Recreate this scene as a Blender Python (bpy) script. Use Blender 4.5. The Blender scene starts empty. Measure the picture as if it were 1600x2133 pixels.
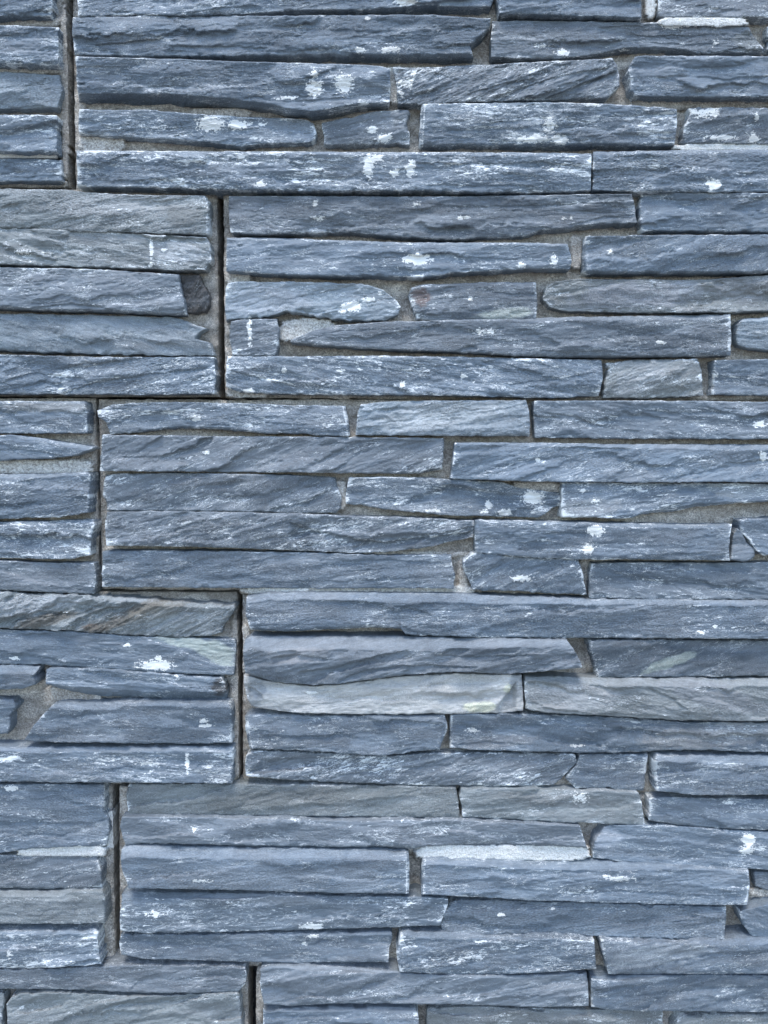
import bpy, math, random, zlib
import numpy as np

# ------------------------------------------------------------------ camera, sky, sun, exposure
scn = bpy.context.scene
C = scn.collection
CAM_D, CAM_Z, PITCH, FPX = 0.80, 1.42, math.radians(4.7), 1674.0
cam_data = bpy.data.cameras.new('camera')
cam = bpy.data.objects.new('camera', cam_data); C.objects.link(cam)
cam.location = (0.0, -CAM_D, CAM_Z)
cam.rotation_euler = (math.radians(90) - PITCH, 0, 0)
cam_data.sensor_fit = 'VERTICAL'; cam_data.sensor_height = 24.0
cam_data.lens = 24.0 * FPX / 2133.0
cam_data.clip_start = 0.01; cam_data.clip_end = 500
scn.camera = cam
scn.render.resolution_x, scn.render.resolution_y = 768, 1024

SUN_EL, SUN_AZ = math.radians(69), math.radians(197)      # high, veiled sun in front of the wall
world = bpy.data.worlds.new("World"); scn.world = world; world.use_nodes = True
wn = world.node_tree
bg = wn.nodes['Background']
sky = wn.nodes.new('ShaderNodeTexSky'); sky.sky_type = 'NISHITA'; sky.sun_disc = False
sky.sun_elevation = SUN_EL; sky.sun_rotation = SUN_AZ
sky.air_density = 1.0; sky.dust_density = 1.0; sky.ozone_density = 1.5
wn.links.new(sky.outputs[0], bg.inputs[0]); bg.inputs[1].default_value = 0.15
sd = bpy.data.lights.new('sun', 'SUN'); sd.energy = 0.9; sd.angle = math.radians(20); sd.color = (1.0, 0.96, 0.90)
sun = bpy.data.objects.new('sun', sd); C.objects.link(sun)
from mathutils import Vector
# direction towards the sun
sdir = Vector((math.sin(SUN_AZ)*math.cos(SUN_EL), math.cos(SUN_AZ)*math.cos(SUN_EL), math.sin(SUN_EL)))
sun.location = sdir * 6
sun.rotation_euler = sdir.to_track_quat('Z', 'Y').to_euler()
scn.view_settings.view_transform = 'Standard'; scn.view_settings.look = 'None'
scn.view_settings.gamma = 1.0; scn.view_settings.use_curve_mapping = False
scn.view_settings.exposure = 1.46

# ------------------------------------------------------------------ helpers
STEPX, STEPY = 2.6, 1.9
rng = np.random.RandomState(7)
TAB = rng.rand(4, 256, 256)

def vnoise(x, y, k=0):
    xi = np.floor(x).astype(np.int64); yi = np.floor(y).astype(np.int64)
    fx = x - xi; fy = y - yi
    fx = fx*fx*fx*(fx*(fx*6-15)+10); fy = fy*fy*fy*(fy*(fy*6-15)+10)
    T = TAB[k % 4]
    a = T[yi & 255, xi & 255]; b = T[yi & 255, (xi+1) & 255]
    c = T[(yi+1) & 255, xi & 255]; d = T[(yi+1) & 255, (xi+1) & 255]
    return (a*(1-fx)+b*fx)*(1-fy) + (c*(1-fx)+d*fx)*fy

def fbm(x, y, oct=4, k=0, gain=.5, lac=2.03):
    s = 0; a = 1; t = 0
    for i in range(oct):
        s = s + a*vnoise(x, y, k+i); t += a; a *= gain
        x = x*lac + 17.3; y = y*lac + 9.1
    return s/t

def sstep(a, b, x):
    t = np.clip((x-a)/(b-a), 0, 1); return t*t*(3-2*t)

fwd_y, fwd_z = math.cos(PITCH), -math.sin(PITCH)
up_y, up_z = math.sin(PITCH), math.cos(PITCH)
def place(px, py, dep):
    """point of the wall, dep metres proud of the mortar plane (y = 0), seen where the photograph shows (px, py)"""
    a = (px-800.0)/FPX; b = (1066.5-py)/FPX
    dy = fwd_y + b*up_y; dz = fwd_z + b*up_z
    t = (CAM_D - dep)/dy
    return a*t, -dep + 0*a, CAM_Z + dz*t

def make_mesh(name, co, quads, attrs, mat):
    me = bpy.data.meshes.new(name)
    me.vertices.add(len(co)); me.vertices.foreach_set('co', co.astype(np.float32).ravel())
    n = len(quads)
    me.loops.add(n*4); me.polygons.add(n)
    me.loops.foreach_set('vertex_index', quads.astype(np.int32).ravel())
    me.polygons.foreach_set('loop_start', np.arange(0, n*4, 4, dtype=np.int32))
    me.polygons.foreach_set('loop_total', np.full(n, 4, dtype=np.int32))
    me.polygons.foreach_set('use_smooth', np.ones(n, dtype=bool))
    for an, (ty, arr) in attrs.items():
        at = me.attributes.new(an, ty, 'POINT')
        key = {'FLOAT': 'value', 'FLOAT_VECTOR': 'vector', 'FLOAT_COLOR': 'color'}[ty]
        at.data.foreach_set(key, arr.astype(np.float32).ravel())
    me.materials.append(mat)
    me.update(calc_edges=True); me.validate()
    return me

def resamp(pts, n):
    p = np.array(pts, float); d = np.r_[0, np.cumsum(np.hypot(*np.diff(p, axis=0).T))]
    t = np.linspace(0, d[-1], n)
    return np.c_[np.interp(t, d, p[:, 0]), np.interp(t, d, p[:, 1])]

def interp_pts(pts, x):
    p = np.array(pts, float); return np.interp(x, p[:, 0], p[:, 1])

# ------------------------------------------------------------------ materials
def new_mat(name):
    m = bpy.data.materials.new(name); m.use_nodes = True
    nt = m.node_tree; nt.nodes.clear()
    out = nt.nodes.new('ShaderNodeOutputMaterial'); b = nt.nodes.new('ShaderNodeBsdfPrincipled')
    nt.links.new(b.outputs[0], out.inputs[0])
    return m, nt, b
class G:
    def __init__(s, nt): s.nt = nt
    def n(s, t, **k):
        x = s.nt.nodes.new(t)
        for a, v in k.items(): setattr(x, a, v)
        return x
    def l(s, a, b): s.nt.links.new(a, b)
    def attr(s, name): return s.n('ShaderNodeAttribute', attribute_name=name)
    def put(s, sock, v):
        if isinstance(v, (int, float)): sock.default_value = v
        elif isinstance(v, tuple): sock.default_value = v
        else: s.l(v, sock)
    def math(s, op, a, b=0.0, clamp=False):
        x = s.n('ShaderNodeMath', operation=op, use_clamp=clamp); s.put(x.inputs[0], a); s.put(x.inputs[1], b); return x.outputs[0]
    def noise(s, vec, sx, sy, detail=4, rough=.55, dist=0.0, off=0.0, sz=1.0):
        mp = s.n('ShaderNodeMapping'); s.l(vec, mp.inputs[0])
        mp.inputs['Scale'].default_value = (sx, sy, sz); mp.inputs['Location'].default_value = (off, off*1.7, off*.3)
        t = s.n('ShaderNodeTexNoise'); s.l(mp.outputs[0], t.inputs['Vector'])
        t.inputs['Scale'].default_value = 1; t.inputs['Detail'].default_value = detail
        t.inputs['Roughness'].default_value = rough; t.inputs['Distortion'].default_value = dist
        return t.outputs['Fac']
    def ramp(s, v, a, b, lo=0.0, hi=1.0):
        x = s.n('ShaderNodeMapRange', interpolation_type='SMOOTHSTEP'); s.put(x.inputs[0], v)
        s.put(x.inputs[1], a); s.put(x.inputs[2], b); s.put(x.inputs[3], lo); s.put(x.inputs[4], hi); return x.outputs[0]
    def mix(s, f, a, b, mode='MIX'):
        x = s.n('ShaderNodeMix', data_type='RGBA', blend_type=mode)
        s.put(x.inputs[0], f); s.put(x.inputs[6], a); s.put(x.inputs[7], b); return x.outputs[2]

def slate_material():
    m, nt, b = new_mat('slate'); g = G(nt)
    tint = g.attr('tint').outputs['Color']; grain = g.attr('grain').outputs['Vector']
    chalk = g.attr('chalk').outputs['Fac']; frost = g.attr('frost').outputs['Fac']; splat = g.attr('splat').outputs['Fac']
    grit = g.attr('grit').outputs['Fac']
    n1 = g.noise(grain, .012, .05, 4, .6, .3)
    n2 = g.noise(grain, .06, .34, 3, .62, .6, 7)
    n3 = g.noise(grain, .28, .75, 1, .55, 0, 3)
    c = g.mix(1.0, tint, g.ramp(n1, .3, .7, .86, 1.16), 'MULTIPLY')
    c = g.mix(1.0, c, g.ramp(n2, .25, .75, .86, 1.14), 'MULTIPLY')
    c = g.mix(grit, c, g.mix(1.0, c, g.ramp(n3, .28, .72, .72, 1.28), 'MULTIPLY'))
    # soft grey bloom: sawdust on rims and worn places, painted sky light on top shelves
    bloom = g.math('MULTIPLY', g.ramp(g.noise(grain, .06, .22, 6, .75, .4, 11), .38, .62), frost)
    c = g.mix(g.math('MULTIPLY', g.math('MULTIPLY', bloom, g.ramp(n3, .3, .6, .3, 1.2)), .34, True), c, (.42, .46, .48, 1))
    # crisp calcite: crumbs along the cleavage and thin meandering veins
    s1 = g.noise(grain, .030, .15, 3.2, .74, .5, 23)
    s2 = g.noise(grain, .12, .38, 1.0, .6, .8, 41)
    sm = g.math('ADD', g.math('MULTIPLY', s1, .70), g.math('MULTIPLY', s2, .30))
    sv = g.math('ADD', sm, chalk)
    sv = g.math('ADD', sv, g.math('MULTIPLY', g.math('SUBTRACT', n3, .5), .11))
    crumbs = g.ramp(sv, .703, .713)
    v1 = g.math('ABSOLUTE', g.math('SUBTRACT', g.noise(grain, .022, .085, 6, .66, 1.1, 61), .5))
    v2 = g.math('ABSOLUTE', g.math('SUBTRACT', g.noise(grain, .05, .12, 5, .66, 1.6, 83), .5))
    vm = g.ramp(g.math('ADD', g.noise(grain, .012, .045, 3, .6, .3, 97), g.math('MULTIPLY', chalk, 1.1)), .50, .66)
    vm2 = g.ramp(g.math('ADD', g.noise(grain, .020, .06, 3, .6, .3, 113), g.math('MULTIPLY', chalk, 1.1)), .56, .68)
    veins = g.math('MAXIMUM', g.math('MULTIPLY', g.ramp(v1, .016, .005), vm), g.math('MULTIPLY', g.ramp(v2, .012, .003), vm2))
    veins = g.math('MULTIPLY', veins, g.ramp(n3, .30, .55, .35, 1.0))
    streak = g.math('MAXIMUM', crumbs, veins)
    c = g.mix(g.math('MULTIPLY', g.ramp(sv, .64, .705), .05), c, (.44, .48, .50, 1))
    c = g.mix(g.math('MULTIPLY', streak, .86), c, (.74, .77, .76, 1))
    # lime / paint spatter
    sp = g.math('ADD', splat, g.math('MULTIPLY', g.math('SUBTRACT', g.noise(grain, .16, .24, 2.5, .65, .4, 5), .5), 2.0))
    spm = g.ramp(sp, .52, .57)
    c = g.mix(g.math('MULTIPLY', spm, .93), c, (.83, .83, .78, 1))
    g.l(c, b.inputs['Base Color'])
    g.l(g.ramp(n2, .2, .8, .52, .74), b.inputs['Roughness']); b.inputs['Specular IOR Level'].default_value = .45
    h = g.math('ADD', g.math('MULTIPLY', n2, .45), g.math('MULTIPLY', n3, .75))
    h = g.math('ADD', h, g.math('MULTIPLY', g.noise(grain, .10, 1.3, 3, .6, .3, 9), .35))
    h = g.math('ADD', h, g.math('MULTIPLY', streak, .06)); h = g.math('ADD', h, g.math('MULTIPLY', spm, .12))
    bp = g.n('ShaderNodeBump'); bp.inputs['Strength'].default_value = 1.0; bp.inputs['Distance'].default_value = .0014
    g.l(g.math('MULTIPLY', h, grit), bp.inputs['Height']); g.l(bp.outputs[0], b.inputs['Normal'])
    return m

def mortar_material():
    m, nt, b = new_mat('mortar'); g = G(nt)
    grain = g.attr('grain').outputs['Vector']; lime = g.attr('chalk').outputs['Fac']; tint = g.attr('tint').outputs['Color']
    n1 = g.noise(grain, .03, .05, 5, .6); n2 = g.noise(grain, .22, .26, 4, .7, .4, 5); n3 = g.noise(grain, .42, .45, 1, .6, 0, 9)
    c = g.mix(1.0, tint, g.ramp(n1, .3, .7, .75, 1.2), 'MULTIPLY')
    c = g.mix(1.0, c, g.ramp(n2, .3, .7, .62, 1.32), 'MULTIPLY')
    c = g.mix(1.0, c, g.ramp(n3, .3, .7, .70, 1.30), 'MULTIPLY')
    c = g.mix(g.ramp(g.noise(grain, .015, .03, 4, .6, 0, 31), .42, .62, 0.0, .40), c, (.23, .19, .145, 1))
    v = g.math('ADD', lime, g.math('MULTIPLY', g.math('SUBTRACT', n2, .5), .9))
    c = g.mix(g.math('MULTIPLY', g.ramp(v, .35, .80), .9), c, g.mix(g.ramp(n3, .35, .6), (.68, .67, .62, 1), (.86, .86, .81, 1)))
    g.l(c, b.inputs['Base Color']); b.inputs['Roughness'].default_value = .9; b.inputs['Specular IOR Level'].default_value = .25
    h = g.math('ADD', n2, g.math('MULTIPLY', n3, .4))
    bp = g.n('ShaderNodeBump'); bp.inputs['Strength'].default_value = 1.0; bp.inputs['Distance'].default_value = .0022
    g.l(h, bp.inputs['Height']); g.l(bp.outputs[0], b.inputs['Normal'])
    return m

def plain_material(name, col, scale, amp, rough=.9, bump=.004):
    m, nt, b = new_mat(name); g = G(nt)
    tc = g.n('ShaderNodeTexCoord')
    n = g.noise(tc.outputs['Object'], scale, scale, 6, .6, sz=scale); n2 = g.noise(tc.outputs['Object'], scale*14, scale*14, 3, .6, sz=scale*14)
    c = g.mix(1.0, col, g.ramp(n, .3, .7, 1-amp, 1+amp), 'MULTIPLY')
    c = g.mix(1.0, c, g.ramp(n2, .3, .7, 1-amp, 1+amp), 'MULTIPLY')
    g.l(c, b.inputs['Base Color']); b.inputs['Roughness'].default_value = rough
    bp = g.n('ShaderNodeBump'); bp.inputs['Distance'].default_value = bump; g.l(n2, bp.inputs['Height']); g.l(bp.outputs[0], b.inputs['Normal'])
    return m

SLATE = slate_material(); MORTAR = mortar_material()
GROUND = plain_material('concrete_paving', (.20, .20, .19, 1), 1.2, .15)
RENDERED = plain_material('dark_render', (.03, .03, .032, 1), 6, .2)

# base colours of the stones (albedo)
TINT = {'b': (.140, .174, .205), 'd': (.120, .147, .170), 'p': (.222, .262, .288), 'g': (.200, .221, .221),
        'w': (.195, .210, .206), 'l': (.47, .465, .435), 'n': (.142, .166, .186), 'k': (.058, .055, .052)}

# lime and paint spatter on the stones: x, y, rx, ry, strength (photograph pixels at 1600 wide)
SPLATS = [(655,183,16,18,1.1),(655,152,10,7,.9),(716,176,20,20,1.0),(702,160,8,6,.8),(733,163,7,5,.8),(598,204,24,4,.9),
 (438,258,26,16,1.15),(497,260,26,11,.95),(545,258,12,6,.7),(775,270,11,9,1),(800,288,14,10,1),(810,283,9,7,.8),
 (768,345,11,25,1.1),(782,330,16,9,1.0),(822,360,11,8,1.15),(855,352,9,15,1.15),(860,338,9,6,.8),(542,384,12,7,1),
 (750,105,11,6,1),(812,103,22,7,1.0),(765,37,7,4,1),(855,172,9,10,.9),(862,152,9,10,.8),(845,4,24,8,1.1),(846,174,16,8,.9),
 (838,195,8,12,.8),(1172,110,14,9,1),(1128,95,22,5,.7),(985,95,6,9,.5),(1300,105,10,5,.8),(1165,291,20,10,1.15),(1110,290,42,8,.95),
 (1145,262,16,20,.75),(1235,218,18,5,1),(1487,385,15,11,1.15),(1485,232,16,14,.9),(1460,235,28,11,.8),(1577,244,6,9,1),(1502,287,36,6,.9),
 (1570,290,14,14,.9),(1400,52,30,10,.9),(1490,90,8,9,.7),(657,423,5,7,1.1),(665,455,16,8,.7),(870,540,27,10,1.35),(960,454,6,4,1.2),(972,453,6,3,1.1),
 (867,425,10,8,.8),(1155,542,8,13,.9),(1088,552,12,6,1.1),(1190,455,5,5,.9),(315,520,4,22,1.1),(314,552,6,6,.9),(50,525,18,6,.8),(342,521,7,5,.9),
 (732,638,20,10,1.15),(714,648,9,8,1.0),(768,624,18,5,1.0),(792,610,7,7,.8),(520,690,6,38,.85),(592,770,5,5,1.2),(710,772,8,3,1.1),(518,815,12,5,1.2),
 (838,802,5,7,1.1),(965,783,8,4,.9),(1377,714,11,4,1.1),(1010,690,26,7,.8),(980,622,7,4,.9),(1175,455,6,4,.8),(1490,782,9,8,.7),(1270,525,8,7,.8),
 (408,872,9,7,1.0),(1110,1037,20,14,1.25),(1018,1052,7,9,1.05),(1050,1068,16,7,1.1),(1008,1066,10,5,.8),(900,1064,18,4,1),(1240,1104,18,11,1.15),
 (1226,1143,14,12,.95),(1088,1205,22,7,1.0),(1120,957,7,4,1.1),(1590,950,10,11,.9),(1215,1022,10,5,.9),(1240,1045,12,9,.7),(1582,884,18,7,.9),
 (432,942,6,4,1),(325,1386,34,10,1.2),(330,1372,7,8,1),(366,1410,7,7,.7),(265,1344,9,5,.9),(424,1502,12,4,1),(428,1512,14,3,1.1),(30,1371,10,4,1),
 (1300,1386,0.1,0.1,0),(650,1443,11,3,1.2),(390,1590,5,26,.85),(310,1591,24,4,.8),(1490,1306,6,4,1),(1460,1317,14,5,.8),(985,1521,14,7,.85),(1200,1553,18,4,.8),
 (20,1642,18,6,1),(1560,1750,15,14,1.15),(1556,1772,12,10,1.1),(1290,1830,28,5,1.0),(1262,1825,10,5,.8),(1043,1905,7,5,1.15),(650,1930,26,7,1),
 (320,1905,20,9,.7),(420,1836,20,4,.9),(652,1950,14,4,1),(634,1965,5,4,1),(404,1728,5,4,1),(1517,1672,16,6,.8),(20,1988,8,10,.8),(1154,1893,9,5,.7),
 (1208,1660,20,14,.7),(1000,1636,8,4,.9),(870,1634,9,3,.9),(1165,1640,14,5,.6)]
SPL = np.array([s for s in SPLATS if s[4] > 0])

# ------------------------------------------------------------------ one stone (or one bed of mortar) as a relief
def relief(name, top, bot, L=(), R=(), d=13, tint='b', ang=6, rough=1.0, chalk=.0, frost=1.0, tb=None, bb=None,
           lb=0, rb=0, steps=(), spots=(), lump=1.0, rim=1.4, ragged=1.0, back=-.012, step=1.0, mortar=False, zones=(), tilt=(0, 0), kt=.5):
    seed = zlib.crc32(repr((top, bot)).encode()) & 0xffff
    R0 = random.Random(seed); ox, oy = R0.random()*200, R0.random()*200
    top = list(top); bot = list(bot)
    left = [top[0]] + list(L) + [bot[0]]; right = [top[-1]] + list(R) + [bot[-1]]
    W = max(max(p[0] for p in top+bot) - min(p[0] for p in top+bot), 8); H = max(max(p[1] for p in top+bot) - min(p[1] for p in top+bot), 6)
    n = max(int(W/(STEPX*step)), 6); m = max(int(H/(STEPY*step)), 5)
    T = resamp(top, n+1); B = resamp(bot, n+1); Lf = resamp(left, m+1); Rt = resamp(right, m+1)
    s = np.linspace(0, 1, n+1)[None, :]; t = np.linspace(0, 1, m+1)[:, None]
    P = []
    for k in (0, 1):
        P.append((1-t)*T[None, :, k] + t*B[None, :, k] + (1-s)*Lf[:, None, k] + s*Rt[:, None, k]
                 - ((1-s)*(1-t)*T[0, k] + s*(1-t)*T[-1, k] + (1-s)*t*B[0, k] + s*t*B[-1, k]))
    X, Y = P
    # distances to the four sides, in pixels
    Hc = np.hypot(X[-1]-X[0], Y[-1]-Y[0])[None, :]; Wc = np.hypot(X[:, -1]-X[:, 0], Y[:, -1]-Y[:, 0])[:, None]
    eT, eB, eL, eR = t*Hc, (1-t)*Hc, s*Wc, (1-s)*Wc
    # ragged outline
    amp = 1.5*ragged
    wgt = lambda e: np.exp(-e/7.0)
    Y = Y + amp*((fbm(X/16+ox, Y*0+3+oy, 4)-.5)*2.2*wgt(eT) + 1.35*(fbm(X/15+oy, Y*0+9+ox, 5, gain=.62)-.5)*2.2*wgt(eB))
    X = X + amp*((fbm(Y/13+ox, X*0+5+oy, 4)-.5)*2.4*wgt(eL) + (fbm(Y/13+oy, X*0+1+ox, 4)-.5)*2.4*wgt(eR))
    a = math.radians(ang)
    ca, sa = math.cos(a), math.sin(a)
    u = (X*ca - Y*sa); v = (X*sa + Y*ca)            # u along the cleavage, v across it
    wu = u + 26*(fbm(X/60+ox, Y/30+oy, 2, 2)-.5); wv = v + 7*(fbm(X/45+oy, Y/25+ox, 3, 1)-.5)
    z = np.zeros_like(X); ridge = np.zeros_like(X); painted_sky = np.zeros_like(X); shelf = np.zeros_like(X)
    if not mortar:
        n0 = fbm(wu/110+ox, wv/15+oy, 5, 0, .55)
        K = 9.0; tt = n0*K; f = np.floor(tt); fr = tt-f
        z += .85*rough*rough*(((f + sstep(0, .30, fr))/K)-.5)*2
        patch = sstep(.45, .7, fbm(X/70+oy, Y/22+ox, 3, 3))
        ridge += np.exp(-((fr-.26)/.10)**2)*patch*.7
        z += .50*rough*(fbm(wu/17+ox, wv/4.6+oy, 4, 1, .62)-.5)*2
        # thin open cleavage lines and short flakes
        q1 = fbm(wu/95+oy, wv/15+ox+50, 5, 2, .62); q2 = fbm(wu/26+oy+7, wv/6.5+ox, 4, 1, .62)
        m1 = sstep(.45, .62, fbm(X/60+ox+11, Y/26+oy, 3, 0)); m2 = sstep(.42, .62, fbm(X/34+oy+21, Y/16+ox, 3, 2))
        c1 = np.clip(1-np.abs(q1-.5)*26, 0, 1)*m1; c2 = np.clip(1-np.abs(q2-.5)*15, 0, 1)*m2
        z -= (1.0*c1 + .5*c2)*(.5+.5*rough)
        lip = np.clip(1-np.abs(q1-.535)*30, 0, 1)*m1; ridge += .45*lip
        # cleft facets: patches of fracture surface, each with a tilt and level of its own
        nf = max(int(W*H/(120*34)*(.6+.5*lump)), 2); ws = 0; wz = 0; wm = 0
        fa = a + R0.uniform(-.06, .06)
        nw = 34*(fbm(X/38+oy+5, Y/20+ox, 5, 1, .6)-.5); nh = 22*(fbm(X/30+ox+8, Y/16+oy, 5, 2, .6)-.5)
        for i in range(nf):
            cx = X.min() + R0.random()*W; cy = Y.min() + R0.random()*H
            dx, dy = X-cx, Y-cy
            du = (dx*math.cos(fa)-dy*math.sin(fa)+nw)/R0.uniform(70, 130); dv = (dx*math.sin(fa)+dy*math.cos(fa)+nh)/R0.uniform(15, 30)
            w_ = np.exp(-15.0*np.sqrt(du*du+dv*dv+.02))+1e-12
            pl = R0.gauss(0, .8)*lump*(.6+.4*rough) + np.clip(R0.gauss(0, .10)*lump, -.24, .24)*dy + R0.gauss(0, .008)*lump*dx
            ws = ws+w_; wz = wz+w_*np.clip(pl, -4.5, 4.5); wm = np.maximum(wm, w_)
        z += wz/ws; sharp = wm/ws
        ridge += .55*(1-sstep(.48, .66, sharp))*sstep(.45, .65, fbm(X/24+oy+3, Y/12+ox, 3, 2))
        z += 1.2*lump*(fbm(X/95+oy, Y/42+ox, 3, 2)-.5)*2
        z += .34*rough*(fbm(X/5+ox, Y/3+oy, 2, 3)-.5)*2
        # random flakes: ledges that follow the cleavage
        nst = int(W/70*(.8+.5*rough)) + 1
        auto = []
        for i in range(nst):
            cx = X.min() + R0.random()*W; cy = Y.min() + (.15+.7*R0.random())*H
            ln = R0.uniform(35, 150); hh = R0.choice((-1, 1, 1))*R0.uniform(.35, 1.1)*rough
            aa = a + R0.uniform(-.10, .10)
            auto.append(([(cx-ln*math.cos(aa), cy+ln*math.sin(aa)), (cx, cy+R0.uniform(-4, 4)), (cx+ln*math.cos(aa), cy-ln*math.sin(aa))], hh, R0.uniform(8, 30)))
        for k, (pts, hh, dec) in enumerate(list(auto)+list(steps)):
            pts = sorted(pts); x0, x1 = pts[0][0], pts[-1][0]
            man = k >= len(auto)
            yl = interp_pts(pts, X) + (fbm(X/22+k*3.1+ox, Y*0+oy, 5, 1, .6)-.5)*(9 if not man else 7)
            hh = hh*(1.6 if man else 1.0)
            fade = sstep(x0, x0+.25*(x1-x0) if not man else x0+14, X)*(1-sstep(x1-.25*(x1-x0) if not man else x1-14, x1, X))
            sdv = Y-yl
            z -= hh*fade*sstep(-1.2, 1.6, sdv)*np.exp(-np.maximum(sdv, 0)/dec)
            ridge += np.exp(-((sdv+1.2)/1.7)**2)*fade*(.75 if man else .45)*sstep(.40, .62, fbm(X/14+k, Y*0+oy, 3, 2))
        z += tilt[0]*(s-.5)*2 + tilt[1]*(t-.5)*2
        # bevelled flanks
        wob = (fbm(X/26+ox, Y*0+oy, 5, 3, .6)-.5)*7
        def bev(e, w, k):
            w = np.maximum(w + wob*np.minimum(w/10., 1), .6); q = np.maximum(w-e, 0)
            return q*k, np.exp(-((e-w-.3)/1.3)**2)*(w > 3)
        if tb is not None:
            h = interp_pts(tb, X) if isinstance(tb, (list, tuple)) else np.full_like(X, float(tb))
            sm_ = sstep(-.5, 1.5, h + wob*np.minimum(h/10., 1) - eT)*sstep(4, 9, h); z = z*(1-.82*sm_) + .5*sm_; ridge = ridge*(1-.7*sm_); shelf = sm_
            q, r = bev(eT, h, kt); painted_sky = sstep(.3, 2.5, q)*(.55+.5*fbm(X/30, Y/10, 3)); z -= q; ridge += r*.55*sstep(.35, .6, fbm(X/18+oy, Y*0+ox, 3))  # pale tint paints sky light onto the sloping top shelf
        if bb is not None:
            h = interp_pts(bb, X) if isinstance(bb, (list, tuple)) else np.full_like(X, float(bb))
            q, r = bev(eB, h, .75); z -= q; ridge += r*.6*sstep(.4, .6, fbm(X/18+ox, Y*0+oy, 3))
        if lb: q, r = bev(eL, np.full_like(X, float(lb)), .7); z -= q; ridge += r*.8
        if rb: q, r = bev(eR, np.full_like(X, float(rb)), .7); z -= q; ridge += r*.8
        # worn, chipped rim
        chip = .35 + 1.2*fbm(X/11+ox, Y/8+oy, 4, 2)
        for e, ww, rr in ((eT, 2.0, .7), (eB, 2.4, .8), (eL, 2.6, .9), (eR, 2.6, .9)):
            q = np.clip(1-e/(ww*chip), 0, 1); z -= rim*rr*q*q
        big = sstep(.62, .80, fbm(X/26+oy+9, Y/18+ox, 2, 1))
        e = np.minimum(np.minimum(eT, eB), np.minimum(eL, eR)); z -= 2.2*ragged*big*np.clip(1-e/9., 0, 1)
    else:
        z += 5.5*(fbm(X/130+ox, Y/45+oy, 3, 3)-.5)*2 + 1.6*(fbm(X/40+ox, Y/22+oy, 4, 1, .6)-.5)*2 + 1.1*(fbm(X/9+ox, Y/8+oy, 3, 2, .6)-.5)*2
        e = np.minimum(np.minimum(eT, eB), np.minimum(eL, eR))
        z -= 2.5*np.clip(1-e/6., 0, 1)**2
    # spatter has a little body
    sp = np.zeros_like(X)
    ch = np.full_like(X, chalk) if not mortar else np.zeros_like(X)
    if not mortar:
        for (cx, cy, rx, ry, st) in SPL:
            if cx+60 < X.min() or cx-60 > X.max() or cy+40 < Y.min() or cy-40 > Y.max(): continue
            q = ((X-cx)/rx)**2 + ((Y-cy)/ry)**2
            sp = np.maximum(sp, st*np.exp(-q*.75))
        z += .3*sstep(.45, .75, sp + (fbm(X/6+3, Y/5+7, 3, 1)-.5)*.5)
    base = np.array(TINT[tint]); col = np.broadcast_to(base, X.shape+(3,)).copy()
    if not mortar:
        jit = 1 + (R0.random()-.5)*.16
        col *= jit
        # broad mottling: some areas greyer and paler
        mp = sstep(.45, .75, fbm(X/120+ox, Y/28+oy, 3, 2))[..., None]
        col = col*(1-.28*mp) + np.array((.26, .275, .285))*.28*mp
    for (cx, cy, rx, ry, an, c, st) in spots:
        aa = math.radians(an); dx, dy = X-cx, Y-cy
        uu = dx*math.cos(aa)-dy*math.sin(aa); vv = dx*math.sin(aa)+dy*math.cos(aa)
        q = np.sqrt((uu/rx)**2+(vv/ry)**2) + (fbm(X/14+ox, Y/8+oy, 4, 1)-.5)*.8
        mk = (1-sstep(.75, 1.15, q))[..., None]*st
        col = col*(1-mk) + np.array(c)*mk
    frost_sky = np.zeros_like(X)
    if not mortar:
        nb = .10+1.7*sstep(.40, .66, fbm(X/34+oy, Y/18+ox, 4, 3))
        frost_sky = .75*frost*nb*(.95*np.exp(-np.minimum(eL, eR)/9.) + .75*np.exp(-eT/3.2) + .75*np.exp(-eB/3.2)) + .10*sstep(.5, .8, fbm(X/55+oy, Y/13+ox, 4, 1))
        frost_sky += .75*painted_sky  # sky light painted on the shelves, added to the rim frost
        ch += .20*np.exp(-np.minimum(eL, eR)/6.)*frost*np.clip(nb, .15, 1.3) + .12*np.exp(-np.minimum(eT, eB)/2.0)*frost*np.clip(nb, .0, 1.2) + .17*ridge
        ch += R0.uniform(-.035, .03) - .09*shelf
        ch += .11*(sstep(.48, .72, fbm(X/75+oy+40, Y/20+ox, 3, 0))-.35)
    for (x0, y0, x1, y1, hz, lim) in zones:
        xm, ym, hx, hy = (x0+x1)/2, (y0+y1)/2, max((x1-x0)/2, 4)+4, max((y1-y0)/2, 3)+2
        q = np.abs((X-xm)/hx)**(4 if x1-x0 < 120 else 8) + np.abs((Y-ym)/hy)**3 + (fbm(X/9, Y/5, 4, 2)-.5)*.9
        w = 1-sstep(.8, 1.05, q)
        z = z*(1-.8*w) + (hz+2)*w*(.93+.14*fbm(X/4, Y/3, 3, 3)); ch = np.maximum(ch, lim*w)
    dep = (d + z)/1000.0
    x3, y3, z3 = place(X, Y, dep)
    grid = np.stack([x3, y3, z3], -1)
    nv = (m+1)*(n+1)
    idx = np.arange(nv).reshape(m+1, n+1)
    quads = np.stack([idx[1:, :-1], idx[1:, 1:], idx[:-1, 1:], idx[:-1, :-1]], -1).reshape(-1, 4)
    # flanks going back into the bed
    ring = np.concatenate([idx[0, :], idx[1:, -1], idx[-1, -2::-1], idx[-2:0:-1, 0]])
    rc = grid.reshape(-1, 3)[ring]
    uu, vv = u.ravel()[ring], v.ravel()[ring]
    k = len(ring); rings = []
    flank_off = []
    fr_lv = (0, .12, .35, .65, 1.0)
    nrm = rc - rc.mean(0); 
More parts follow.
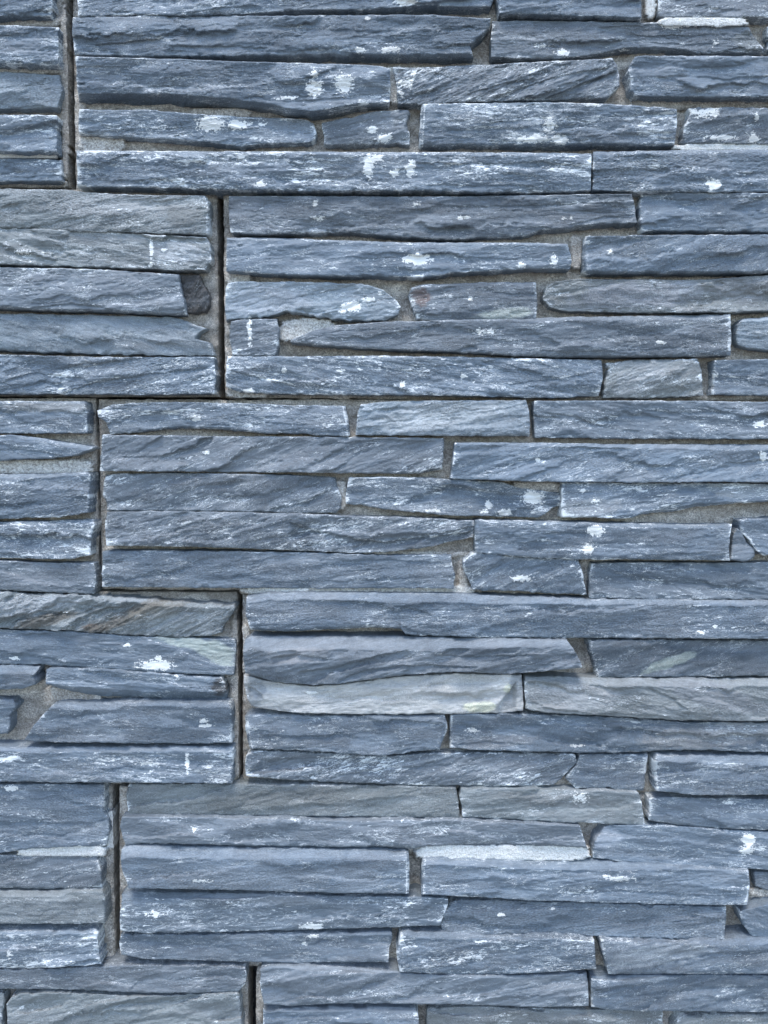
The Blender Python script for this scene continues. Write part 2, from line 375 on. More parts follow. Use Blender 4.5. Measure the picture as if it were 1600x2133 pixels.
    for q, fl in enumerate(fr_lv):
        r = rc.copy(); r[:, 1] = rc[:, 1] + (-back - rc[:, 1])*fl
        if q:
            nz = (fbm(uu/9+q*7+ox, vv/9+oy, 3, q)-.5)*.0016*ragged
            cxy = np.array([rc[:, 0].mean(), rc[:, 2].mean()])
            r[:, 2] += nz; r[:, 0] += nz*.7
        rings.append(r)
    co = np.concatenate([grid.reshape(-1, 3)]+rings)
    fq = []
    for q in range(len(fr_lv)-1):
        a0 = nv+q*k; b0 = nv+(q+1)*k; i = np.arange(k); j = (i+1) % k
        fq.append(np.stack([a0+i, a0+j, b0+j, b0+i], -1))
    quads = np.concatenate([quads]+fq)
    def ext(arr, f=1.0): 
        base_ = arr.reshape(nv, -1); return np.concatenate([base_]+[base_[ring]*f]*len(fr_lv))
    gs = R0.uniform(.72, 1.35); gr = np.stack([u*gs+ox*37, v*gs*R0.uniform(.85, 1.15)+oy*37, np.zeros_like(u)], -1)
    grx = ext(gr)
    for q, fl in enumerate(fr_lv):        # let the grain run on over the flank
        grx[nv+q*k:nv+(q+1)*k, 1] += fl*28; grx[nv+q*k:nv+(q+1)*k, 2] += fl*9
    c4 = np.concatenate([col, np.ones(X.shape+(1,))], -1)
    ctr = co[:nv].mean(0); ctr[1] = 0
    attrs = {'tint': ('FLOAT_COLOR', ext(c4)), 'grain': ('FLOAT_VECTOR', grx), 'chalk': ('FLOAT', ext(ch, .7)),
             'frost': ('FLOAT', ext(frost_sky, .55)), 'splat': ('FLOAT', ext(sp, .2)),  # frost attribute holds rim frost plus the sky light painted on shelves
             'grit': ('FLOAT', ext(np.full_like(X, R0.uniform(.35, 1.25)) * (.6+.8*sstep(.35, .65, fbm(X/90+ox+70, Y/28+oy, 3, 1)))*(1-.5*shelf)))}
    me = make_mesh(name, co-ctr, quads, attrs, MORTAR if mortar else SLATE)
    return me, Vector(ctr)

# ------------------------------------------------------------------ setting
def box_mesh(name, boxes, mat):
    co = []; q = []
    for (x0, x1, y0, y1, z0, z1) in boxes:
        b = len(co)
        co += [(x0,y0,z0),(x1,y0,z0),(x1,y1,z0),(x0,y1,z0),(x0,y0,z1),(x1,y0,z1),(x1,y1,z1),(x0,y1,z1)]
        q += [[b+i for i in f] for f in ((0,3,2,1),(4,5,6,7),(0,1,5,4),(1,2,6,5),(2,3,7,6),(3,0,4,7))]
    me = bpy.data.meshes.new(name); me.from_pydata(co, [], q); me.materials.append(mat); me.update()
    return me
gm = bpy.data.meshes.new('ground'); gm.from_pydata([(-60,-60,0),(60,-60,0),(60,60,0),(-60,60,0)], [], [(0,1,2,3)]); gm.materials.append(GROUND)
ground = bpy.data.objects.new('ground', gm); C.objects.link(ground); ground['kind'] = 'structure'

wall = bpy.data.objects.new('slate_cladding', None); C.objects.link(wall); wall.location = (0, 0, 0)
wall['label'] = 'wall clad in split blue grey slate panels with recessed mortar and white lime spots'
wall['category'] = 'stone cladding'
def part(name, me, parent, loc=(0, 0, 0), label=None, kind=None):
    o = bpy.data.objects.new(name, me); C.objects.link(o); o.parent = parent; o.location = loc
    if label: o['label'] = label
    if kind: o['kind'] = kind
    return o
part('wall_core', box_mesh('wall_core', [(-2.2, 2.2, .037, .27, 0.0, 3.4)], RENDERED), wall)

# ------------------------------------------------------------------ panels and their stones (photograph pixels, 1600 x 2133)
LX, RX = -60, 1690
ZONES = [(1375,38,1556,55,13,1.1),(1345,-50,1364,40,7,.75),(LX,317,122,330,9,.95),(LX,140,132,152,5,.55),(LX,38,124,54,4,.4),(1400,301,1690,313,8,.9),
 (868,1760,1230,1792,14,.95),(258,1757,650,1764,10,.9),(700,1766,870,1770,7,.5),(36,1761,222,1783,14,1.2),(500,1221,1000,1238,7,.62),
 (LX,958,194,987,7,.58),(583,664,700,714,7,.6),(1068,1003,1166,1027,6,.35),(90,1432,210,1472,5,.4),(165,284,260,316,4,.5),
 (395,228,520,245,5,.35),(805,140,832,215,6,.55),(826,136,838,218,5,.5),(472,560,520,592,4,.5),(560,1224,640,1234,7,.7),(700,1150,985,1158,5,.5),
 (486,1270,500,1640,4,.35),(222,1690,236,1770,6,.8),(1440,448,1480,456,3,.3),(1560,1850,1610,1868,5,.35),(1490,150,1600,216,3,.3),(1330,206,1600,226,3,.25),
 (130,0,142,390,4,.35),(152,205,180,320,3,.35),(1190,490,1210,560,5,.35),(690,1000,722,1062,5,.5),(958,1160,975,1226,4,.45),(1205,1165,1228,1240,3,.4),
 (470,800,560,828,5,.55),(1400,1845,1400,1846,0,0),(500,1300,520,1400,4,.5),(1225,1330,1232,1400,4,.3),(250,1634,266,1700,5,.35),(535,2015,548,2133,3,.3)]
def Z(x0, y0, x1, y1): return [z for z in ZONES if z[2] > x0 and z[0] < x1 and z[3] > y0 and z[1] < y1]

BROWN = (.125,.116,.097); CREAM = (.62,.61,.46); SAGE = (.36,.40,.36); RUST = (.14,.095,.08)
PANELS = [
 # bed top, bed bottom, stones
 dict(top=[(LX,-60),(135,-60)], bot=[(LX,390),(147,391)], stones=[
  dict(top=[(LX,-60),(108,-60)], bot=[(LX,35),(50,34),(110,34)], d=15, rb=3),
  dict(top=[(LX,52),(30,53),(122,57)], bot=[(LX,131),(60,134),(121,136)], d=16, chalk=.04, ang=2, rough=1.3),
  dict(top=[(LX,148),(60,152),(124,157)], R=[(132,190)], bot=[(LX,227),(60,228),(122,225)], d=13, tint='p', chalk=.0, rim=3),
  dict(top=[(LX,239),(60,239),(118,240)], bot=[(LX,316),(60,317),(118,317)], d=16, chalk=.04),
  dict(top=[(LX,328),(60,331),(128,334)], bot=[(LX,378),(60,378),(131,378)], d=14, chalk=.08)]),
 dict(top=[(151,-60),(RX,-60)], bot=[(159,401),(1230,405),(RX,403)], stones=[
  dict(top=[(160,-60),(1030,-60)], bot=[(163,34),(240,32),(450,31),(550,27),(650,21),(800,19),(880,11),(960,14),(1022,15)], R=[(1028,0)], d=14, chalk=.03),
  dict(top=[(1033,-60),(1335,-60)], bot=[(1042,32),(1140,34),(1337,40)], L=[(1036,0)], d=16, bb=4, chalk=.02),
  dict(top=[(1373,-60),(RX,-60)], bot=[(1370,37),(1480,36),(1555,36),(RX,37)], d=13, tint='n'),
  dict(top=[(152,36),(300,33),(500,33),(700,32),(800,31),(900,31),(1022,38)], L=[(150,60)], R=[(1021,52),(1005,72),(990,84),(978,94)], bot=[(156,116),(330,117),(540,119),(800,121),(986,120)],
       d=17, bb=[(400,1),(540,5),(620,7),(985,8)], ang=1, steps=[([(190,92),(260,88),(300,84),(345,78)],1.6,16),([(345,92),(400,96),(470,95),(560,100)],1.5,14),([(230,72),(300,66),(360,60)],.8,14)]),
  dict(top=[(1025,45),(1080,43),(1370,47),(1560,57)], R=[(1570,75),(1590,100)], bot=[(1022,120),(1100,123),(1160,124),(1220,118),(1290,107),(1360,104),(1420,107),(1450,113),(1590,110)], d=14, ang=2,
       bb=[(1230,1),(1300,7),(1420,7),(1460,1)], tint='n', spots=[(1560,85,35,25,0,TINT['w'],.6)], steps=[([(1300,72),(1400,76),(1520,70)],.8,15)]),
  dict(top=[(1597,55),(RX,50)], bot=[(1598,105),(RX,110)], d=12),
  dict(top=[(158,118),(300,121),(400,124),(500,128),(600,131),(700,133),(790,137),(812,143)], L=[(160,170)], R=[(813,180)], bot=[(165,214),(260,216),(350,224),(425,222),(550,228),(640,234),(690,232),(750,220),(811,214)],
       d=16, ang=2, bb=[(160,20),(260,22),(350,30),(420,22),(540,16),(600,6),(650,3),(700,8),(812,2)], steps=[([(500,204),(540,200),(570,212)],.9,10)], chalk=.0),
  dict(top=[(818,140),(880,141),(960,137),(1050,133),(1150,127),(1220,125),(1275,121)], L=[(826,180)], R=[(1284,133),(1289,148),(1291,180)], bot=[(829,217),(900,216),(1000,212),(1100,210),(1262,205)],
       d=14, ang=24, rough=1.5, chalk=.05, tint='n', steps=[([(1130,206),(1200,178),(1250,160),(1290,146)],3.2,50),([(960,200),(1040,175),(1120,160)],1.4,18),([(1020,205),(1100,178),(1200,150),(1280,140)],1.2,14)]),
  dict(top=[(1322,118),(1340,116),(1600,117),(RX,118)], L=[(1316,130),(1309,148),(1314,168),(1313,188)], bot=[(1328,203),(1400,205),(1500,206),(1600,205),(RX,205)], d=16, ang=-1, bb=5,
       steps=[([(1360,160),(1450,158),(1520,166),(1550,158)],1.0,12),([(1540,160),(1600,157),(1660,158)],1.2,14)]),
  dict(top=[(165,227),(190,228),(280,229),(300,228),(400,237),(500,243),(600,247),(640,250)], L=[(163,250)], R=[(654,258),(659,275),(656,290)], bot=[(165,279),(300,289),(380,292),(500,306),(550,300),(645,297)], d=13, chalk=.10, ang=3, rim=3),
  dict(top=[(670,255),(730,245),(780,232),(800,231),(848,229)], L=[(670,264),(675,285)], R=[(855,240),(847,254),(852,280)], bot=[(674,303),(740,301),(800,300),(852,302)], d=12, tint='n', ang=14, ragged=1.6),
  dict(top=[(878,216),(1000,215),(1100,213),(1200,214),(1300,218),(1380,224),(1410,228)], L=[(875,260)], R=[(1411,260)], bot=[(872,308),(1000,306),(1100,305),(1250,305),(1405,304)], d=18, chalk=.09, ang=0, lb=6, bb=[(870,8),(1400,6)], rough=1.2,
       steps=[([(1330,226),(1370,238),(1408,236)],1.0,14)]),
  dict(top=[(1434,226),(1480,224),(1600,225),(RX,225)], L=[(1438,236),(1425,262),(1421,285)], bot=[(1416,299),(1500,300),(1600,300),(RX,300)], d=13, chalk=.05, tint='n', ang=16, ragged=1.6, steps=[([(1425,296),(1460,288),(1500,280)],-1.0,20)]),
  dict(top=[(160,313),(400,315),(700,316),(900,317),(1100,318),(1232,320)], bot=[(162,389),(300,390),(500,396),(700,398),(900,397),(1000,401),(1100,402),(1231,398)], d=17, chalk=.07, ang=-1, tb=5, frost=1.2,
       steps=[([(860,338),(1000,340),(1120,337),(1215,345)],1.2,18),([(880,384),(1000,386),(1120,386)],1.0,12)]),
  dict(top=[(1236,316),(1400,313),(1600,311),(RX,310)], bot=[(1234,396),(1300,398),(1400,400),(RX,399)], d=17, chalk=.04, ang=-2, tb=6, frost=1.2),
  ]),
 dict(top=[(LX,393),(452,398)], bot=[(LX,826),(457,827)], stones=[
  dict(top=[(LX,392),(0,393),(130,395),(230,404),(300,406),(428,408)], R=[(437,420),(437,450)], bot=[(LX,471),(0,473),(200,483),(300,485),(436,489)], d=16, tint='g', chalk=.0, frost=1.4, ang=8, rb=5, spots=[(385,445,45,24,10,(.16,.17,.165),.8),(250,425,160,26,4,(.30,.315,.315),.7)]),
  dict(top=[(LX,474),(100,477),(250,485),(380,492),(430,494)], R=[(438,510),(440,540)], bot=[(LX,548),(0,550),(200,556),(340,561),(428,563)], d=14, tint='g', chalk=.05, ang=-10, frost=1.2, spots=[(370,525,60,24,0,(.36,.385,.40),.7)]),
  dict(top=[(LX,556),(0,557),(180,560),(300,567),(373,572)], R=[(376,595),(382,625)], bot=[(LX,640),(0,643),(90,646),(240,650),(330,655),(388,657)], d=17, chalk=.02, ang=5, tint='n', steps=[([(60,640),(150,632),(210,638),(250,650)],1.5,14)], bb=4),
  dict(top=[(374,573),(415,572)], R=[(422,590),(437,615),(436,640)], bot=[(389,653),(430,650)], L=[(380,600),(386,630)], label='dark broken end piece', d=14, tint='k', frost=.1, chalk=-.1, ang=60, rough=1.4),
  dict(top=[(LX,652),(0,653),(200,657),(368,661)], R=[(405,676),(432,684),(412,695),(406,706),(438,714)], bot=[(LX,730),(0,731),(200,737),(350,740),(446,741)], d=15, tint='p', chalk=.02, ang=-14, ragged=1.6, spots=[(330,700,120,30,0,(.30,.33,.345),.5)]),
  dict(top=[(LX,737),(100,741),(250,744),(446,743)], R=[(447,770),(450,790)], bot=[(LX,820),(0,820),(200,821),(350,822),(446,820)], d=14, chalk=.06, ang=10, rough=1.3, steps=[([(120,822),(200,795),(300,780),(440,765)],1.6,25),([(0,800),(60,776),(160,785),(200,800)],1.0,20)]),
  ]),
 dict(top=[(466,405),(RX,404)], bot=[(469,828),(1100,834),(RX,833)], stones=[
  dict(top=[(478,408),(700,409),(900,410),(1100,407),(1250,404),(1316,404)], L=[(476,440)], R=[(1321,425),(1324,445)], bot=[(480,485),(550,489),(650,485),(740,485),(800,491),(925,499),(1025,496),(1100,492),(1125,482),(1190,476),(1250,467),(1327,465)],
       d=14, tint='n', ang=0, chalk=-.02, bb=[(480,0),(740,0),(1090,3),(1200,5),(1320,2)], steps=[([(880,422),(960,430),(1080,428),(1300,420)],.8,14),([(1180,470),(1260,450),(1320,452)],1.0,14)]),
  dict(top=[(1334,402),(1500,402),(RX,403)], L=[(1331,440)], bot=[(1336,481),(1450,482),(RX,484)], d=16, ang=6, lb=4, frost=1.6, steps=[([(1350,412),(1450,418),(1560,410),(1660,412)],1.0,16)]),
  dict(top=[(472,495),(560,495),(650,498),(750,502),(850,505),(1000,505),(1100,506),(1180,508)], R=[(1190,530),(1191,545)], bot=[(472,565),(560,570),(650,574),(760,576),(850,577),(900,576),(950,568),(1050,564),(1100,559),(1150,561),(1188,562)], d=16, ang=2, tb=4, rough=.7),
  dict(top=[(1219,492),(1400,489),(1600,489),(RX,489)], L=[(1212,530)], bot=[(1214,572),(1400,570),(1600,569),(RX,569)], d=18, ang=20, lb=9, bb=[(1210,10),(1300,5),(RX,5)], frost=1.3, rough=.9, chalk=.02),
  dict(top=[(475,589),(500,587),(600,587),(700,589),(755,591),(800,605)], L=[(468,620)], R=[(822,622),(836,640),(828,655)], bot=[(470,668),(540,662),(600,648),(675,662),(740,667),(812,665)], d=14, tint='p', ang=10, chalk=.02, rough=1.2, spots=[(560,625,90,30,5,(.36,.39,.42),.6)], ragged=1.8),
  dict(top=[(856,598),(880,593),(1000,588),(1116,588)], L=[(850,615),(860,645)], R=[(1119,620)], bot=[(868,664),(950,672),(1050,669),(1118,667)], d=15, tint='n', ang=3, tb=4, rb=3, spots=[(878,618,20,20,0,RUST,.75),(1055,655,62,13,6,SAGE,.75)], steps=[([(930,640),(940,628),(955,618)],1.0,10)]),
  dict(top=[(1158,586),(1200,581),(1400,583),(1480,582),(1560,575),(RX,570)], L=[(1136,600),(1130,622),(1145,640)], bot=[(1172,648),(1300,652),(1400,652),(1520,651),(RX,645)], d=12, tint='w', ang=4, lump=1.6, rim=4, frost=.5, chalk=-.03,
       spots=[(1330,615,150,30,5,(.30,.315,.335),.7),(1550,600,70,30,0,(.19,.195,.20),.5)], steps=[([(1350,600),(1365,590),(1380,620)],1.2,20),([(1500,610),(1540,600),(1560,590)],1.0,20)]),
  dict(top=[(481,668),(510,664),(577,664)], L=[(477,700)], R=[(583,690),(581,720)], bot=[(485,741),(520,743),(575,743)], d=14, tint='n', rim=3.5, ang=10),
  dict(top=[(606,708),(650,690),(700,678),(800,670),(1000,665),(1200,660),(1400,657),(1522,655)], bot=[(606,714),(700,722),(800,728),(900,732),(1000,736),(1080,742),(1200,745),(1400,743),(1522,741)], R=[(1523,700)], d=16, ang=4, tb=[(700,0),(1000,3),(1150,8),(1400,9),(1522,6)],
       rb=3, tint='n', steps=[([(1100,738),(1200,733),(1330,728),(1440,722)],.9,12)], bb=[(1000,2),(1200,5),(1500,2)]),
  dict(top=[(1546,664),(1600,660),(RX,655)], L=[(1534,678),(1532,700)], bot=[(1535,720),(1560,726),(1600,730),(RX,734)], d=13, tint='p', tb=10, rim=4, ang=0),
  dict(top=[(474,742),(560,742),(650,742),(800,741),(950,743),(1100,746),(1253,750)], L=[(470,780)], R=[(1256,790)], bot=[(472,806),(500,817),(600,821),(800,822),(1000,825),(1150,829),(1247,825)], d=16, ang=-8, chalk=.05, tb=4, rough=1.1,
       steps=[([(500,775),(560,790),(620,805)],1.2,16),([(800,752),(870,763),(960,760)],1.0,14),([(1050,800),(1150,790),(1240,775)],.9,14)], frost=1.2),
  dict(top=[(1262,757),(1300,751),(1400,749),(1452,748)], L=[(1270,768),(1260,790)], R=[(1461,770)], bot=[(1257,828),(1320,830),(1400,828),(1464,824)], d=13, tint='w', ang=20, rim=3.5, spots=[(1330,790,60,30,30,(.30,.315,.32),.6)], ragged=1.6, rough=1.2),
  dict(top=[(1486,750),(1600,748),(RX,747)], L=[(1482,790)], bot=[(1481,821),(1600,824),(RX,825)], d=16, lb=4, ang=-3),
  ]),
 dict(top=[(LX,830),(199,829)], bot=[(LX,1238),(208,1239)], stones=[
  dict(top=[(LX,833),(0,835),(100,836),(178,836)], R=[(183,860)], bot=[(LX,902),(0,903),(120,902),(183,902)], d=15, chalk=.04, ang=2, tb=5, rb=3, spots=[(90,848,110,10,0,(.27,.27,.255),.6)]),
  dict(top=[(LX,905),(0,907),(25,905),(100,915),(150,923),(194,930)], bot=[(LX,962),(0,960),(50,956),(100,955),(150,950),(190,936)], d=15, ang=-6, tb=[(20,0),(40,6),(190,11)], chalk=.02),
  dict(top=[(LX,985),(0,988),(100,986),(188,984)], R=[(188,1030)], bot=[(LX,1085),(0,1082),(60,1078),(120,1078),(186,1068)], d=16, ang=10, tb=[(LX,12),(100,10),(188,6)], rb=3),
  dict(top=[(LX,1086),(0,1087),(100,1085),(196,1082)], R=[(197,1095),(190,1115)], bot=[(LX,1160),(0,1162),(80,1164),(150,1164),(188,1156)], d=15, chalk=.10, ang=-3, tb=7),
  dict(top=[(LX,1167),(0,1168),(100,1172),(195,1173)], R=[(200,1200)], bot=[(LX,1226),(0,1228),(100,1234),(196,1237)], d=12, tint='n', ang=-2),
  ]),
 dict(top=[(206,832),(RX,833)], bot=[(213,1227),(495,1229),(503,1238),(RX,1250)], stones=[
  dict(top=[(202,855),(235,843),(300,838),(400,838),(500,840),(600,844),(720,845)], L=[(204,868),(222,880),(228,896)], R=[(725,870)], bot=[(230,905),(290,900),(340,894),(400,892),(460,895),(540,902),(640,904),(660,908),(730,909)], d=15, chalk=.09, ang=1, rb=5,
       bb=[(230,1),(300,3),(400,5),(500,4),(600,1)], steps=[([(500,888),(560,880),(640,884),(648,892)],1.1,14)]),
  dict(top=[(752,842),(800,837),(900,834),(1050,834),(1095,834)], L=[(745,860)], R=[(1103,860)], bot=[(740,906),(900,907),(1103,908)], d=15, tint='p', ang=8, rough=1.5, chalk=.0, spots=[(930,865,150,28,8,(.38,.405,.41),.7)]),
  dict(top=[(1113,835),(1300,834),(1500,836),(RX,838)], L=[(1112,870)], bot=[(1114,911),(1250,913),(1400,914),(RX,915)], d=17, tint='d', ang=-3, chalk=.06, rough=1.1, steps=[([(1130,858),(1200,868),(1260,890),(1340,898)],1.3,16)]),
  dict(top=[(213,905),(300,907),(500,909),(700,910),(925,912)], R=[(924,940)], bot=[(208,981),(400,983),(600,984),(740,986),(800,987),(875,986),(921,978)], d=16, ang=22, chalk=-.01, tint='n', lb=3, rb=3, steps=[([(250,952),(340,948),(400,958)],.9,14),([(660,925),(800,915),(920,920)],.8,20)], bb=[(700,0),(860,4),(921,6)]),
  dict(top=[(947,922),(1100,922),(1300,925),(1600,926),(RX,926)], L=[(944,960)], bot=[(939,997),(1100,1003),(1200,1004),(1340,1005),(1500,1004),(RX,1006)], d=17, ang=14, tb=[(945,3),(1100,6),(1300,9),(RX,12)], chalk=.0, steps=[([(1380,1000),(1450,985),(1560,960),(1660,955)],1.2,22),([(1120,935),(1200,930),(1320,935)],.8,14)]),
  dict(top=[(222,990),(260,986),(400,985),(550,988),(650,991),(698,994)], L=[(216,1002),(214,1030),(222,1048)], R=[(703,1010),(711,1035),(710,1058)], bot=[(222,1064),(400,1065),(550,1067),(620,1070),(700,1069)], d=13, ang=20, tint='n', rim=3.5, lump=1.5, chalk=.06, steps=[([(560,1060),(640,1045),(695,1015)],1.6,25),([(330,1040),(420,1010),(500,1000)],1.0,18)]),
  dict(top=[(727,995),(800,993),(900,996),(1045,1004),(1085,1018),(1167,1027)], L=[(721,1025)], R=[(1168,1040)], bot=[(720,1050),(750,1051),(800,1061),(950,1074),(1120,1078),(1137,1069),(1150,1058),(1167,1052)], d=15, chalk=.07, ang=0),
  dict(top=[(1170,1005),(1300,1006),(1500,1007),(RX,1008)], bot=[(1170,1077),(1250,1079),(1315,1080),(1340,1071),(1400,1066),(1450,1056),(1540,1048),(1600,1045),(RX,1045)], d=17, tint='b', chalk=.11, ang=6, bb=[(1320,0),(1350,7),(1440,8),(1560,3)], spots=[(1230,1060,70,20,8,(.27,.29,.30),.6),(1540,1020,80,16,0,(.27,.29,.29),.6)]),
  dict(top=[(222,1067),(300,1065),(400,1066),(600,1070),(800,1077),(900,1080),(987,1085)], L=[(219,1100)], R=[(989,1100)], bot=[(222,1137),(350,1138),(500,1142),(650,1148),(740,1151),(800,1151),(880,1141),(986,1119)], d=17, ang=14, chalk=.06, rough=1.4, tint='n',
       steps=[([(600,1088),(660,1105),(740,1122),(800,1128),(880,1120),(986,1105)],3.5,30),([(320,1120),(400,1090),(470,1080)],1.2,30),([(700,1135),(760,1125),(850,1130)],1.2,12)]),
  dict(top=[(989,1083),(1100,1085),(1300,1090),(1450,1093),(1525,1092)], R=[(1521,1120),(1519,1145)], bot=[(990,1152),(1050,1156),(1120,1162),(1200,1165),(1400,1166),(1520,1168)], d=18, tint='b', tb=[(990,3),(1300,8),(1520,8)], ang=0, chalk=.02, lb=3, frost=1.2),
  dict(top=[(1527,1112),(1536,1100),(1545,1110)], L=[(1522,1140)], R=[(1556,1130),(1573,1145),(1572,1160)], bot=[(1520,1167),(1545,1170),(1562,1168)], d=14, tint='n', rim=4, frost=.6),
  dict(top=[(1540,1083),(1600,1079),(RX,1078)], L=[(1543,1105),(1560,1125),(1575,1145)], bot=[(1589,1157),(1640,1157),(RX,1157)], d=15, tint='b', ang=-10, ragged=1.5),
  dict(top=[(215,1148),(300,1147),(500,1149),(650,1151),(800,1156),(940,1155)], L=[(212,1190)], R=[(941,1175),(948,1195)], bot=[(213,1223),(400,1224),(500,1225),(700,1226),(800,1225),(945,1226)], d=17, ang=6, lb=3, chalk=.0, frost=1.3, steps=[([(650,1180),(720,1168),(800,1165),(930,1172)],.9,15)]),
  dict(top=[(985,1153),(1000,1152),(1100,1160),(1205,1166)], L=[(966,1168),(966,1185),(978,1210)], R=[(1212,1190)], bot=[(985,1228),(1100,1233),(1222,1238)], d=15, ang=26, ragged=1.4, rb=3),
  dict(top=[(1232,1174),(1300,1172),(1500,1172),(RX,1171)], L=[(1228,1195)], bot=[(1226,1246),(1400,1248),(RX,1248)], d=17, tint='d', ang=-7, chalk=.05, rough=1.1, frost=1.1, steps=[([(1270,1190),(1380,1205),(1440,1240)],.9,14),([(1300,1205),(1450,1215),(1600,1225)],.8,12)]),
  ]),
 dict(top=[(LX,1233),(215,1232),(494,1234)], bot=[(LX,1631),(498,1633)], stones=[
  dict(top=[(LX,1230),(0,1232),(100,1237),(200,1241),(300,1248),(400,1255),(489,1262)], R=[(490,1270),(478,1286),(466,1304)], bot=[(LX,1307),(0,1308),(100,1312),(150,1314),(250,1322),(340,1325),(380,1328),(430,1324),(463,1318)],
       label='rugged pale stone with brown streaks', d=14, tint='g', ang=25, rough=2.0, lump=2.4, ragged=2, chalk=-.02, tb=[(LX,3),(200,6),(300,12),(480,5)],
       spots=[(95,1291,62,13,14,BROWN,.85),(200,1308,30,8,0,(.14,.105,.08),.8),(260,1285,110,13,25,BROWN,.85),(330,1270,70,18,20,(.19,.18,.15),.7),(60,1260,110,20,5,(.36,.38,.39),.6),(380,1290,100,25,5,(.32,.34,.34),.5)],
       steps=[([(20,1300),(80,1270),(160,1280)],1.8,22),([(120,1252),(200,1262),(300,1256)],1.6,18),([(290,1300),(360,1275),(450,1272)],1.4,20)]),
  dict(top=[(LX,1310),(0,1311),(150,1316),(250,1323),(340,1327),(440,1330),(490,1332)], R=[(492,1360)], bot=[(LX,1382),(0,1383),(80,1384),(200,1391),(300,1398),(380,1402),(440,1405),(488,1406)], d=15, ang=-3, rough=.8, chalk=.0,
       spots=[(400,1340,100,14,-12,SAGE,.9),(455,1360,42,22,-25,SAGE,.85)], steps=[([(300,1330),(370,1352),(430,1378),(486,1396)],-1.2,40)]),
  dict(top=[(LX,1385),(0,1385),(82,1388)], R=[(78,1396),(70,1409)], bot=[(LX,1438),(0,1437),(50,1434),(74,1426)], d=15, tb=[(LX,20),(80,18)]),
  dict(top=[(96,1394),(105,1391),(200,1394),(300,1401),(380,1406),(462,1412)], R=[(470,1425),(474,1445)], bot=[(95,1425),(150,1440),(210,1450),(300,1452),(400,1458),(474,1462)], d=16, bb=[(95,2),(150,10),(220,16),(300,12),(400,16),(470,22)], ang=-3, chalk=.0,
       spots=[(460,1430,18,18,0,TINT['k'],.9)], steps=[([(438,1420),(455,1424),(472,1422)],1.5,10)]),
  dict(top=[(LX,1455),(0,1457),(30,1458)], R=[(35,1470),(22,1490),(22,1505)], bot=[(LX,1527),(0,1527),(16,1527)], d=15, ragged=1.6, chalk=.02),
  dict(top=[(112,1466),(130,1463),(200,1462),(300,1463),(480,1465)], L=[(100,1478),(70,1510)], R=[(484,1490)], bot=[(50,1543),(100,1545),(300,1548),(484,1548)], d=17, tb=[(100,14),(200,20),(240,18),(262,7),(480,8)], ang=-2, rb=3, rough=.8, chalk=-.01),
  dict(top=[(LX,1555),(0,1556),(200,1555),(400,1554),(488,1556)], R=[(485,1590)], bot=[(LX,1626),(0,1628),(250,1630),(450,1632),(484,1632)], d=17, tb=[(LX,11),(200,12),(300,12),(480,14)], chalk=.06, ang=-2, rb=2, rough=1.2),
  ]),
 dict(top=[(505,1238),(800,1240),(RX,1252)], bot=[(507,1633),(RX,1660)], stones=[
  dict(top=[(514,1243),(560,1235),(700,1234),(800,1235),(900,1235),(1000,1239),(1225,1248),(RX,1252)], L=[(512,1280)], bot=[(522,1312),(600,1315),(700,1310),(780,1307),(835,1310),(845,1322),(1000,1328),(1300,1329),(RX,1331)], d=18,
       tb=[(510,15),(700,17),(850,19),(1000,20),(1300,10),(RX,12)], ang=5, steps=[([(1040,1275),(1150,1265),(1250,1264)],1.0,16),([(820,1290),(850,1310),(900,1322)],1.0,30)], rough=.9, bb=[(515,4),(780,5),(850,1)]),
  dict(top=[(510,1332),(525,1324),(650,1326),(750,1326),(850,1325),(1000,1329),(1100,1331),(1180,1332)], L=[(506,1360)], R=[(1194,1350),(1210,1380)], bot=[(510,1402),(575,1420),(650,1427),(700,1425),(800,1411),(850,1405),(950,1399),(1050,1404),(1100,1401),(1212,1391)],
       d=19, tb=[(510,26),(560,34),(680,28),(760,30),(860,32),(950,26),(1180,18)], ang=14, rough=1.25, lump=2.6, chalk=-.04, tint='n', frost=.9,
       steps=[([(620,1400),(680,1392),(740,1378),(800,1362),(860,1352)],4.2,26),([(560,1372),(620,1362),(700,1375)],2.6,20),([(700,1420),(760,1395),(850,1385),(1000,1388)],2.8,20),([(900,1362),(1000,1368),(1130,1362)],1.5,26)], spots=[(620,1365,70,18,5,(.26,.26,.26),.5)]),
  dict(top=[(1227,1333),(1400,1332),(1600,1334),(RX,1335)], L=[(1230,1365)], bot=[(1243,1411),(1350,1410),(1480,1409),(RX,1407)], label='dark stone with a pale green slanting streak', d=18, ang=15, tint='d', lb=5, chalk=-.02, frost=1.1, spots=[(1395,1380,62,11,20,SAGE,.95)], tb=3),
  dict(top=[(508,1406),(575,1422),(650,1429),(700,1427),(800,1413),(860,1408),(950,1403),(1050,1406),(1087,1406)], L=[(510,1432),(514,1452)], R=[(1090,1440)], bot=[(524,1470),(560,1478),(600,1483),(650,1486),(750,1487),(800,1488),(900,1486),(1000,1486),(1050,1484),(1090,1480)],
       label='pale grey stone with a cream patch and broken ends', d=21, tint='l', ang=6, rough=1.2, lump=1.6, frost=.5, chalk=-.06, spots=[(530,1445,20,36,-30,(.25,.265,.27),.8),(1070,1440,17,40,-20,(.20,.215,.22),.8),(998,1473,34,12,0,CREAM,.95),(1058,1434,8,10,-20,CREAM,.8)],
       steps=[([(1030,1484),(1048,1455),(1080,1412)],4.5,60),([(512,1425),(545,1446),(556,1476)],3.5,40),([(620,1440),(700,1452),(800,1446)],1.0,14)]),
